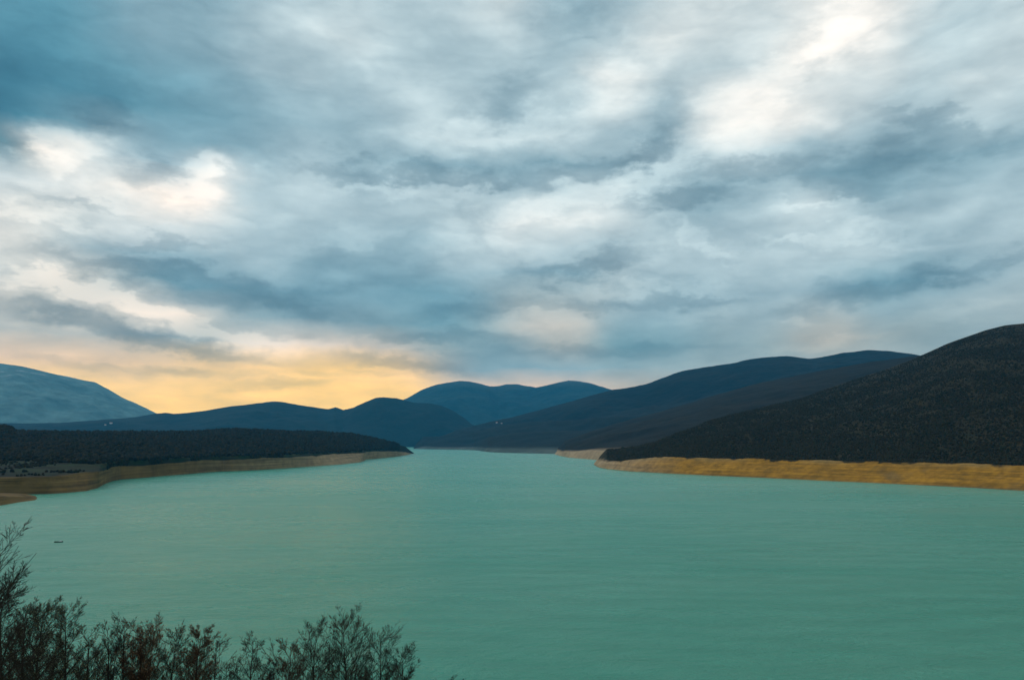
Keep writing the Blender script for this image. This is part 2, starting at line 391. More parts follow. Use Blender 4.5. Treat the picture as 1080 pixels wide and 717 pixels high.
mr = nd(nt2, 'ShaderNodeMapRange'); nt2.links.new(wind.outputs[0], mr.inputs[0]); mr.inputs[1].default_value = .35; mr.inputs[2].default_value = .65
mr.inputs[3].default_value = 0.22; mr.inputs[4].default_value = 0.32
nt2.links.new(mr.outputs[0], b.inputs['Roughness'])
b.inputs['IOR'].default_value = 1.33; b.inputs['Specular IOR Level'].default_value = 0.42
wv = n2(0.33, 8, .68, (0.55, 1.0, 1), 0.2, 0.3)
bp = nd(nt2, 'ShaderNodeBump'); bp.inputs['Distance'].default_value = 1.5
mr2 = nd(nt2, 'ShaderNodeMapRange'); nt2.links.new(wind.outputs[0], mr2.inputs[0]); mr2.inputs[1].default_value = .3; mr2.inputs[2].default_value = .7
mr2.inputs[3].default_value = 0.75; mr2.inputs[4].default_value = 1.0
nt2.links.new(mr2.outputs[0], bp.inputs['Strength'])
wl = n2(0.07, 7, .7, (0.45, 1.0, 1), 0.18, 0.4)
ad = nd(nt2, 'ShaderNodeMath', operation='MULTIPLY_ADD'); nt2.links.new(wl.outputs[0], ad.inputs[0]); ad.inputs[1].default_value = 3.5; nt2.links.new(wv.outputs[0], ad.inputs[2])
nt2.links.new(ad.outputs[0], bp.inputs['Height']); nt2.links.new(bp.outputs[0], b.inputs['Normal'])
S = 19000
tag(mesh_obj('water', [(-S, -300, 0), (S, -300, 0), (S, S, 0), (-S, S, 0)], [(0, 1, 2, 3)], m, smooth=False), 'turquoise rippled reservoir water between the banks', 'water', kind='structure')
bedm = simple_mat('mud', (0.25, 0.17, 0.08), scale=0.01)
tag(mesh_obj('ground', [(-S, -S, -19), (S, -S, -19), (S, S, -19), (-S, S, -19)], [(0, 1, 2, 3)], bedm, smooth=False), 'lake bed and valley floor under the water', 'ground', kind='structure')

# ------------------------------------------------------------------ land forms
def line_cols(pts, azs, key, smooth=0):
    pts = sorted(pts); a = np.array([p[0] for p in pts]); v = np.array([p[key] for p in pts], float)
    o = np.interp(azs, a, v)
    if smooth:
        k = np.hanning(2 * smooth + 3); k /= k.sum()
        o = np.convolve(np.pad(o, smooth + 1, mode='edge'), k, mode='valid')
    return o
def land(name, azr, ncol, lines, ns, mat, colf, nf, label, smooth=3, back=True, cat='hill', taper=None):
    """lines: successive rows (near to far) of (az,R,z); ns: subdivisions between them; nf(X,Y,k)->height noise"""
    azs = np.linspace(azr[0], azr[1], ncol)
    if azr[1] > .7: azs = np.concatenate([azs, np.linspace(azr[1], 1.45, 220)[1:]])      # the land goes on beyond the frame
    if azr[0] < -.3: azs = np.concatenate([np.linspace(-1.45, azr[0], 220)[:-1], azs])
    ncol = len(azs)
    tp = np.ones(ncol)
    if taper:
        tp = np.clip((azs - taper[0]) / (taper[1] - taper[0]), 0, 1) ** .6
    Rs = []; Zs = []
    for i, ln in enumerate(lines):
        s = smooth if not isinstance(smooth, (list, tuple)) else smooth[i]
        Rs.append(line_cols(ln, azs, 1, s)); Zs.append(line_cols(ln, azs, 2, s))
    for i in range(1, len(Rs)):
        Rs[i] = np.maximum(Rs[i], Rs[i - 1] + 4)
    # under-water foot and back slope
    R = [Rs[0] - 60]; Z = [np.full(ncol, -14.0)]; K = [-1.0]
    for i in range(len(Rs) - 1):
        for s in range(ns[i]):
            t = s / ns[i]
            R.append(Rs[i] + (Rs[i + 1] - Rs[i]) * t); Z.append(Zs[i] + (Zs[i + 1] - Zs[i]) * t); K.append(i + t)
    R.append(Rs[-1]); Z.append(Zs[-1]); K.append(len(Rs) - 1.0)
    if back:
        for t in (0.05, 0.12, 0.25, 0.5, 0.75, 1.0):
            drop = np.maximum(Zs[-1], 40) * 3.2 + 300
            R.append(Rs[-1] + drop * t); Z.append(Zs[-1] * (1 - t * t * (3 - 2 * t)) - 16 * t); K.append(len(Rs) - 1.0 + t)
    R = np.array(R); Z = np.array(Z); K = np.array(K)[:, None] * np.ones((1, ncol))
    X = R * np.sin(azs)[None, :]; Y = R * np.cos(azs)[None, :]
    Zn = Z + nf(X, Y, K, Z)
    Zn = np.where(Zn > -6, -6 + (Zn + 6) * tp[None, :], Zn)
    C = colf(X, Y, K, Zn)
    nr = R.shape[0]
    V = np.stack([X, Y, Zn], -1).reshape(-1, 3)
    idx = np.arange(nr * ncol).reshape(nr, ncol)
    Fq = np.stack([idx[:-1, :-1], idx[:-1, 1:], idx[1:, 1:], idx[1:, :-1]], -1).reshape(-1, 4)
    o = mesh_obj(name, V, Fq, mat, colors=C.reshape(-1, 3))
    tag(o, label, cat, kind='structure')
    return dict(X=X, Y=Y, Z=Zn, K=K, R=R, azs=azs, C=C)
def bump01(k, a, b):      # 0 at a and b, 1 between
    t = np.clip((k - a) / (b - a), 0, 1); return np.sin(np.pi * t)
def mixc(c1, c2, t): return c1 + (c2 - c1) * t[..., None]
def A(*c): return np.array(c, float)

def R_(pts, Rlist=None):  # (px, py, R)
    return [at_range(*p) for p in pts]
def Wt(pts): return [on_water(*p) for p in pts]

ochre = A(0.38, 0.185, 0.018); ochre2 = A(0.20, 0.105, 0.014); pale = A(0.28, 0.21, 0.10); dark_bank = A(0.16, 0.12, 0.06)
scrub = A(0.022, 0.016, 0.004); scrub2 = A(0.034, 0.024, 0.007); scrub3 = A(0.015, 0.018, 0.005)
grass = A(0.016, 0.034, 0.012); grass2 = A(0.050, 0.048, 0.018); woodc = A(0.010, 0.012, 0.008)

# --- right near hill
waterA = Wt([(625,490.5),(632,493),(640,494.5),(665,497),(700,499),(750,501.5),(810,504),(870,507),(905,508.5),(960,511),(1020,514),(1080,517.5),(1200,526),(1330,540)])
def lift(ln, dz, dR): return [(a, r + dR, dz) for a, r, z in ln]
ringA = []
for a, r, z in waterA:
    hgt = np.interp(a, [az_of(625), az_of(640), az_of(665), az_of(700)], [6, 14, 24, 31])
    ringA.append((a, r + hgt * 2.3, hgt))
benchA = [(a, r + 30, z + 1.0) for a, r, z in ringA]
ridgeA = R_([(625,483,2260),(640,479.5,2260),(660,476,2230),(700,465,2250),(750,443,2350),(800,430,2450),(845,420,2600),(875,409,2650),(930,391,2800),(960,380,2850),(980,371,2880),(1000,362,2900),(1020,355,2930),(1040,348,2980),(1060,343,3000),(1080,341,3050),(1150,334,3100),(1330,340,3200)])
def nfA(X, Y, K, Z):
    g = fbm(X + 300, Y, 420, 5, .5, True); f = fbm(X, Y, 60, 4)
    m1 = bump01(K, 2.0, 3.0); e = np.clip(K - 1.0, 0, 1) * np.clip(3.4 - K, 0, 1)
    ringn = bump01(K, 0.0, 1.4)
    return g * 26 * m1 + f * (1.2 + 3.0 * m1) * e + (fbm(X, Y, 110, 4, .5, True) * 2.2 + fbm(X, Y, 18, 3) * 0.4) * ringn
def colA(X, Y, K, Z):
    n = fbm(X, Y, 120, 5) ; n2_ = fbm(X + 999, Y, 38, 4); st = fbm(X * 0.15, Z * 9.0 + 200, 9, 3)
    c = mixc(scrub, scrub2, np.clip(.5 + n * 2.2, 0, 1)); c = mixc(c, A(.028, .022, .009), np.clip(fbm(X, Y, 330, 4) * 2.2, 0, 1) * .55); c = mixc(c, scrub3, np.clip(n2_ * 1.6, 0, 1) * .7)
    ring = mixc(ochre, ochre2, np.clip(.35 + n2_ * .9 + st * 1.1, 0, 1))
    ring = mixc(ring, pale, np.clip((K - .72) * 3.0, 0, 1) * np.clip(.2 + n * 1.2, 0, .6))
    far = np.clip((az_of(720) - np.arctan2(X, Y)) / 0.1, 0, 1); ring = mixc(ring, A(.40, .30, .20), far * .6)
    ring = mixc(ring, dark_bank * .8, np.clip(fbm(X, Y, 70, 4) * 3.2 - .9, 0, 1) * .7); ring = mixc(ring, dark_bank, np.clip(1 - Z / 2.6, 0, 1) * .7)  # random dark gully patches, then a darker wet strip at the waterline
    edge = .96 + 0.34 * n2_ + .12 * n
    return mixc(ring, c, np.clip((K - edge) * 14, 0, 1) * np.clip((Z - 13 - 6 * n2_) / 8, 0, 1))
mA = land_mat('scrub_slope', 13, .4, 1.6, 14, strata=.22)
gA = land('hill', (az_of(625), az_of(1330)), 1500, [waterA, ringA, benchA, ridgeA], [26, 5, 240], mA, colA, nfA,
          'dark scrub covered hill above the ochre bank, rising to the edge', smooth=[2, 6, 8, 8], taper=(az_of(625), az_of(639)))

# --- middle brown ridge behind it
waterB = Wt([(583,478.5),(590,480.5),(600,482.5),(620,484),(640,486),(680,488),(720,490),(1000,492),(1330,500)])
ringB = []
for a, r, z in waterB:
    hgt = np.interp(a, [az_of(583), az_of(600), az_of(620)], [8, 22, 28]); ringB.append((a, r + hgt * 3.5, hgt))
ridgeB = R_([(583,470,4300),(600,464,4300),(620,456,4350),(645,448,4400),(670,441,4450),(700,433,4500),(730,424,4500),(760,415,4500),(800,404,4500),(830,398,4500),(870,390,4450),(910,383,4400),(960,376,4300),(1010,373,4300),(1330,380,4300)])
def nfB(X, Y, K, Z):
    return fbm(X, Y, 700, 5, .5, True) * 30 * bump01(K, 1.0, 2.0) + fbm(X, Y, 70, 3) * 3 * np.clip(K - 1, 0, 1) + fbm(X, Y, 60, 3) * 1.5 * bump01(K, 0, 1)
def colB(X, Y, K, Z):
    n = fbm(X, Y, 260, 5); st = fbm(X * .2, Z * 8, 10, 3)
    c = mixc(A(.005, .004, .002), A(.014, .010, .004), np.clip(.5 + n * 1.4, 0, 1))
    ring = mixc(A(.42, .30, .17), A(.30, .21, .12), np.clip(.5 + st + n * .5, 0, 1))
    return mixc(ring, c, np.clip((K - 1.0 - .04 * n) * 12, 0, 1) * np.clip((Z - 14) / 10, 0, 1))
mB = land_mat('brown_slope', 26, .4, 3, 16)
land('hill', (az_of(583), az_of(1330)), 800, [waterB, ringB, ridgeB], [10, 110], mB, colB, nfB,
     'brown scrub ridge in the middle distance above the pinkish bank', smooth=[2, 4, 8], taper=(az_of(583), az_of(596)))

# --- tall blue ridge on the right
waterC = Wt([(436,473.3),(460,473.8),(500,474.6),(515,476.6),(530,477.4),(560,478.0),(585,478.6),(640,479),(1330,482)])
ringC = [(a, r + 90, 14) for a, r, z in waterC]
midC = R_([(436,471,6900),(470,466,6950),(500,460,7000),(540,452,7000),(600,446,7000),(700,432,7000),(800,412,7000),(960,395,7000),(1330,400,7000)])
ridgeC = R_([(436,469.5,7600),(450,466,7600),(470,459,7700),(485,453,7700),(500,449,7800),(520,444,7850),(540,440,7900),(570,432,7900),(600,424,8000),(625,416.5,8000),(645,411,8000),(662,409,8000),(680,405.5,8000),(700,398,8000),(715,392.5,8000),(725,390,8000),(745,387,8000),(770,383.5,8000),(790,379,8000),(810,376.5,8000),(828,375.5,8000),(840,376.5,8000),(854,378.5,8000),(870,376,8000),(890,372,8000),(915,369,8000),(935,370,8000),(960,373,8000),(1000,380,8000),(1330,400,8000)])
def nfC(X, Y, K, Z):
    return fbm(X, Y, 1300, 6, .5, True) * 85 * bump01(K, 1.0, 3.0) + fbm(X, Y, 120, 3) * 5 * np.clip(K - 1, 0, 1) * np.clip((Z - 20) / 60, 0, 1)
def colC(X, Y, K, Z):
    n = fbm(X, Y, 500, 5)
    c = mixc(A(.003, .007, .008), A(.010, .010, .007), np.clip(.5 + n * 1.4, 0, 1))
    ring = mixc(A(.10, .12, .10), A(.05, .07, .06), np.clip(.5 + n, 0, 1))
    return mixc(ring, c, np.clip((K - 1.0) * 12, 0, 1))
mC = land_mat('far_slope', 60, .35, 8, 45)
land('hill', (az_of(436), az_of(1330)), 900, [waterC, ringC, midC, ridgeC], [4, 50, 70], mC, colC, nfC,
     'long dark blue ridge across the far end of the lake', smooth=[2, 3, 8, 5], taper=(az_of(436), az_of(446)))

# --- blue hills left of centre
baseD = R_([(-260,470,7400),(150,470,7600),(300,470,7800),(440,470.5,8200),(500,470,8300),(560,469,8400)])
ridgeD = R_([(-260,447,9600),(60,446,9600),(140,440,9600),(165,436,9600),(175,435,9600),(183,436.5,9600),(200,435,9600),(215,433,9600),(240,429,9600),(265,426,9600),(285,423.5,9600),(297,423.5,9600),(315,427,9600),(335,430,9600),(346,431.2,9700),(354,429.2,9700),(362,432.2,9700),(372,430,9300),(385,424,9300),(397,419.3,9300),(405,418.7,9300),(418,420,9300),(436,424.5,9300),(455,425.5,9300),(465,427.5,9300),(478,433,9300),(490,441,9300),(497,447,9300),(515,456,9400),(540,464,9400),(560,467,9400)])
def nfD(X, Y, K, Z):
    return fbm(X, Y, 1500, 6, .5, True) * 75 * bump01(K, 0, 1) + fbm(X, Y, 150, 3) * 5 * np.clip(K * 3, 0, 1)
def colD(X, Y, K, Z):
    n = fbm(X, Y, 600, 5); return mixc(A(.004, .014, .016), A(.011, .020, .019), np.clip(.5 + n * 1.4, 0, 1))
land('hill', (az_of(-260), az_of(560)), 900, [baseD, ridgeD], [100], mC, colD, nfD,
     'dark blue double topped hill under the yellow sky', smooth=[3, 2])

# --- far centre mountains
baseE = R_([(380,470,11000),(700,468,11000)])
ridgeE = R_([(380,440,14500),(400,433,14500),(430,419.5,14500),(445,411,14500),(460,405.5,14500),(472,403.5,14500),(485,401.5,14500),(494,402,14500),(505,404,14500),(517,407.5,14500),(525,407,15200),(535,405,15200),(545,405,15200),(556,407,15200),(565,408.5,14800),(578,406,14500),(590,403,14500),(600,401,14500),(612,402,14500),(625,404.5,14500),(636,408,14500),(645,411,14500),(670,424,14500),(700,440,14500)])
def nfE(X, Y, K, Z):
    return fbm(X, Y, 2600, 6, .52, True) * 170 * bump01(K, 0, 1) + fbm(X, Y, 260, 4) * 9 * np.clip(K * 3, 0, 1)
def colE(X, Y, K, Z):
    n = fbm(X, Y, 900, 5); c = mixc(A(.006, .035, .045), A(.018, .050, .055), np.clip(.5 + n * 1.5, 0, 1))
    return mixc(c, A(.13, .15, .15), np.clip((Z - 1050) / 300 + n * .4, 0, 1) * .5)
mE = land_mat('mountain_rock', 150, .35, 20, 110)
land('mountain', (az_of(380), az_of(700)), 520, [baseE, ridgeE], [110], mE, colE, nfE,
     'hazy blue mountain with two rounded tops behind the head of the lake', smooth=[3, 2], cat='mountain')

# --- far left mountain with snow flecks
baseF = R_([(-420,470,8800),(60,470,9000),(200,470,9500),(320,468,9800)])
ridgeF = R_([(-420,372,12500),(-200,366,12500),(-80,372,12500),(0,383,12500),(25,386.5,12500),(50,392.5,12500),(75,398,12500),(100,403,12500),(112,409,12500),(122,415,12500),(130,419.5,12500),(142,424.5,12500),(155,431,12500),(165,436,12500),(200,446,12500),(320,460,12500)])
def nfF(X, Y, K, Z):
    return fbm(X + 4000, Y, 2400, 6, .52, True) * 190 * bump01(K, 0, 1) + fbm(X, Y, 260, 4) * 10 * np.clip(K * 3, 0, 1)
def colF(X, Y, K, Z):
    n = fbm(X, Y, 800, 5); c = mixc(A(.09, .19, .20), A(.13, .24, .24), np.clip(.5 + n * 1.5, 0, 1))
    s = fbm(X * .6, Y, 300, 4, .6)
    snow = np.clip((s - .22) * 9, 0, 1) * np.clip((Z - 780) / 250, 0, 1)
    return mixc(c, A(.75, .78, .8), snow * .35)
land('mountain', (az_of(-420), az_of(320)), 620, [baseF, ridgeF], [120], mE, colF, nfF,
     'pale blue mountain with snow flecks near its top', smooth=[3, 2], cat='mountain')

# --- low wooded land on the left
waterG = Wt([(-420,545),(-200,530),(-60,523),(0,521.6),(20,521.2),(36,521),(54,520.5),(70,519.5),(92,517.5),(103,514.5),(110,510.5),(118,507.3),(127,505.6),(150,503.8),(200,499.5),(235,496.8),(245,496.8),(270,495.6),(300,493.8),(330,491.6),(360,489.6),(380,487.4),(384,486),(386,484.4),(400,483.2),(415,481.8),(430,479.6),(437,477.8)])
def Zrow(pts): return [on_water(p[0], p[1], p[2]) for p in pts]
ringG = Zrow([(-420,545,14),(-60,512,18),(0,505.5,20),(40,504,20),(70,502,20),(90,498.5,22),(110,497,22),(150,494.5,22),(200,490,24),(240,487,24),(270,484,26),(300,482,27),(340,479.8,27),(375,477.8,27),(400,476.5,26),(420,476.2,20),(437,477.2,3)])
woodG = Zrow([(-420,500,30),(-60,488,32),(0,485.5,33),(50,487.5,33),(100,489.3,31),(150,486.5,31),(200,483.2,32),(240,481.4,32),(300,479.5,32),(340,477.8,32),(375,476.3,32),(400,474.5,31),(420,474.8,24),(437,477.0,6)])
ridgeG = R_([(-420,456,2600),(-60,454,2600),(-10,450,2600),(0,449,2600),(8,449.5,2600),(14,452,2600),(18,455,2600),(50,455.5,2600),(100,456,2700),(150,455.5,2800),(200,455.5,2900),(235,453,3000),(255,452.5,3000),(300,454.5,3100),(340,455.5,3200),(370,457.5,3200),(395,462,3200),(415,467,3200),(428,472,3150),(437,476.8,3000)])
def nfG(X, Y, K, Z):
    return fbm(X, Y, 420, 5, .5, True) * 7 * bump01(K, 2, 3) + fbm(X, Y, 160, 3, .5) * 2.6 * bump01(K, 0.0, 2.0) + fbm(X, Y, 25, 3) * .5 * np.clip(K - 1, 0, 1)
def colG(X, Y, K, Z):
    n = fbm(X, Y, 130, 5); q = fbm(X + 77, Y, 45, 4); st = fbm(X * .15, Z * 8, 9, 3)
    ring = mixc(A(.19, .115, .036), A(.12, .078, .026), np.clip(.5 + n * .8 + st * 1.2, 0, 1)); ring = mixc(ring, A(.30, .22, .12), np.clip((np.arctan2(X, Y) + .42) * 5, 0, .8))
    ring = mixc(ring, dark_bank, np.clip(1 - Z / 1.2, 0, 1) * .6)
    g = mixc(grass, grass2, np.clip(.35 + q * 1.6, 0, 1)); g = mixc(g * .75, woodc, np.clip((n + q * .6 - .05) * 5, 0, 1) * .85); g = mixc(g, woodc * 1.5, np.clip((1.42 + q * .5 - K) * 6, 0, 1) * .8)
    c = mixc(ring, g, np.clip((K - .97 - .18 * n - .08 * q) * 9, 0, 1))
    w = mixc(woodc, scrub, np.clip(.5 + n, 0, 1))
    return mixc(c, w, np.clip((K - 1.97 - .07 * q) * 16, 0, 1))
mG = land_mat('low_bank', 22, .35, .8, 60, strata=.4)
gG = land('hill', (az_of(-420), az_of(437)), 1300, [waterG, ringG, woodG, ridgeG], [36, 24, 120], mG, colG, nfG,
          'low dark wooded shore with an ochre bank on the left', smooth=[3, 8, 8, 4], taper=(az_of(438), az_of(428)))
# narrow mud spit in front of it
spitF = Wt([(-420,600),(-200,562),(-60,540),(0,533),(20,529.5),(36,527.5),(44,526),(49,524.6)])
spitM = Zrow([(-420,560,9),(-60,528,9),(0,523.5,8),(20,523.5,5),(36,524,2.2),(49,524.2,.5)])
spitB = Zrow([(-420,548,8),(-60,522,7),(0,519.5,6),(20,520,3),(32,521.5,-.5),(40,522.5,-.6),(49,523.6,-.6)])
land('sandbar', (az_of(-420), az_of(49.5)), 500, [spitF, spitM, spitB], [10, 8], mG, lambda X, Y, K, Z: mixc(A(.17, .105, .034), A(.11, .072, .026), np.clip(.5 + fbm(X, Y, 60, 4) * 1.2, 0, 1)),
     lambda X, Y, K, Z: fbm(X, Y, 70, 3) * .8 * bump01(K, 0, 2), 'narrow brown mud spit pointing into the water on the left', smooth=[1, 3, 3], back=False, cat='sandbar', taper=(az_of(50), az_of(42)))

# ------------------------------------------------------------------ woods and scrub on the slopes (uncountable)
def ico():
    t = (1 + 5 ** .5) / 2
    v = np.array([(-1,t,0),(1,t,0),(-1,-t,0),(1,-t,0),(0,-1,t),(0,1,t),(0,-1,-t),(0,1,-t),(t,0,-1),(t,0,1),(-t,0,-1),(-t,0,1)], float)
    v /= np.linalg.norm(v[0])
    f = np.array([(0,11,5),(0,5,1),(0,1,7),(0,7,10),(0,10,11),(1,5,9),(5,11,4),(11,10,2),(10,7,6),(7,1,8),(3,9,4),(3,4,2),(3,2,6),(3,6,8),(3,8,9),(4,9,5),(2,4,11),(6,2,10),(8,6,7),(9,8,1)])
    return v, f
IV, IF = ico()
def scatter(g, n, kmin, kmax, rmin, rmax, azmin, azmax, power, size, palette, dens=None, zmin=3.0):
    """clumps of scrub standing on a land grid"""
    nr, nc = g['R'].shape
    Kc = g['K'][:, 0]
    rows = np.arange(nr); ok = (Kc >= kmin) & (Kc <= kmax); rr = rows[ok]
    r0, r1 = rr[0], rr[-1]
    u = rng.random(n) ** power
    fr = r0 + u * (r1 - r0 - 1e-3); fc = rng.random(n) * (nc - 1.001)
    i = fr.astype(int); j = fc.astype(int); a = (fr - i); b2 = (fc - j)
    def s(G): return (G[i, j] * (1 - a) + G[i + 1, j] * a) * (1 - b2) + (G[i, j + 1] * (1 - a) + G[i + 1, j + 1] * a) * b2
    x, y, z = s(g['X']), s(g['Y']), s(g['Z']); r = np.hypot(x, y); az_ = np.arctan2(x, y)
    keep = (r >= rmin) & (r <= rmax) & (az_ > azmin) & (az_ < azmax) & (z > zmin)
    if dens is not None: keep &= rng.random(n) < dens(x, y)
    x, y, z = x[keep], y[keep], z[keep]; m_ = len(x)
    sz = size[0] + (size[1] - size[0]) * rng.random(m_) ** 2
    ang = rng.random(m_) * 6.283; asp = .7 + .6 * rng.random(m_)
    V = IV[None] * (1 + .35 * (rng.random((m_, 12, 1)) - .5))
    c, s_ = np.cos(ang)[:, None], np.sin(ang)[:, None]
    vx = (V[..., 0] * c - V[..., 1] * s_) * sz[:, None]; vy = (V[..., 0] * s_ + V[..., 1] * c) * sz[:, None]; vz = V[..., 2] * (sz * asp)[:, None]
    P = np.stack([vx + x[:, None], vy + y[:, None], vz + (z + sz * asp * .45)[:, None]], -1).reshape(-1, 3)
    Fc = (IF[None] + 12 * np.arange(m_)[:, None, None]).reshape(-1, 3)
    pal = np.array(palette); ci = pal[rng.integers(0, len(pal), m_)] * (.8 + .45 * rng.random((m_, 1)))
    C = np.repeat(ci, 12, 0)
    return P, Fc, C
mS = land_mat('scrub_leaves', 1.5, .35)
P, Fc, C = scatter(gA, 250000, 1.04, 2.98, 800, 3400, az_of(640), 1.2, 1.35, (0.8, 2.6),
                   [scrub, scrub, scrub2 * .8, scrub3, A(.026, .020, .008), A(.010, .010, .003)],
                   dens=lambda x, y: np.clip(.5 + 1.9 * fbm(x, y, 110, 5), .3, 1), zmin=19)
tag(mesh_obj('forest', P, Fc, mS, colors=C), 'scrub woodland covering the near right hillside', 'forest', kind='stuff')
P, Fc, C = scatter(gG, 72000, 1.97, 3.04, 600, 3400, -1.2, az_of(436), 1.0, (2.2, 5.5),
                   [woodc, woodc * .8, scrub, scrub3 * .7, woodc * 1.3], dens=lambda x, y: np.clip(.75 + fbm(x, y, 90, 4), .2, 1), zmin=14)
P2, F2, C2 = scatter(gG, 14000, 1.05, 1.97, 600, 3400, -1.2, az_of(300), 1.0, (1.0, 2.8),
                   [woodc, scrub3, scrub], dens=lambda x, y: np.clip(.02 + 2.4 * fbm(x, y, 110, 4), 0, 1), zmin=14)
P = np.concatenate([P, P2]); Fc = np.concatenate([Fc, F2 + len(C)]); C = np.concatenate([C, C2])
tag(mesh_obj('forest', P, Fc, mS, colors=C), 'dark wood covering the low land on the left', 'forest', kind='stuff')

# ------------------------------------------------------------------ the slope below the viewer
def slope_z(x, y):
    d = np.maximum(y, -40)
    return 63.2 - 0.50 * np.maximum(d, 0) + 0.15 * np.minimum(d, 0) - 0.02 * np.maximum(d - 20, 0) + 0.25 * gnoise(x / 7.0, y / 7.0) * np.clip(np.abs(y) / 6, 0, 1)
gx = np.linspace(-160, 160, 161); gy = np.linspace(-120, 150, 180)
GX, GY = np.meshgrid(gx, gy); GZ = slope_z(GX, GY)
nr, nc = GX.shape; idx = np.arange(nr * nc).reshape(nr, nc)
Fq = np.stack([idx[:-1, :-1], idx[:-1, 1:], idx[1:, 1:], idx[1:, :-1]], -1).reshape(-1, 4)
n_ = fbm(GX, GY, 9, 4)
mSl = land_mat('dry_grass', .6, .4, .1, .3)
tag(mesh_obj('hillside', np.stack([GX, GY, GZ], -1).reshape(-1, 3), Fq, mSl, colors=mixc(A(.10, .09, .04), A(.05, .055, .025), np.clip(.5 + n_, 0, 1)).reshape(-1, 3)),
    'grassy slope below the viewpoint under the bare trees', 'ground', kind='structure')

# ------------------------------------------------------------------ bare trees
bark = simple_mat('bark', (0.036, 0.030, 0.022), .9, .4, 6)
twigm = simple_mat('twig', (0.026, 0.023, 0.014), .85, .3, 3)
twigr = simple_mat('reddish_twig', (0.062, 0.038, 0.020), .85, .3, 3)
leafm = simple_mat('dry_leaf', (0.16, 0.13, 0.055), .8, .4, 2)
leafr = simple_mat('rust_leaf', (0.17, 0.10, 0.045), .8, .4, 2)
fleckm = simple_mat('olive_fleck', (0.13, 0.15, 0.075), .8, .4, 2)  # small flecks added to imitate bright gaps between the twigs

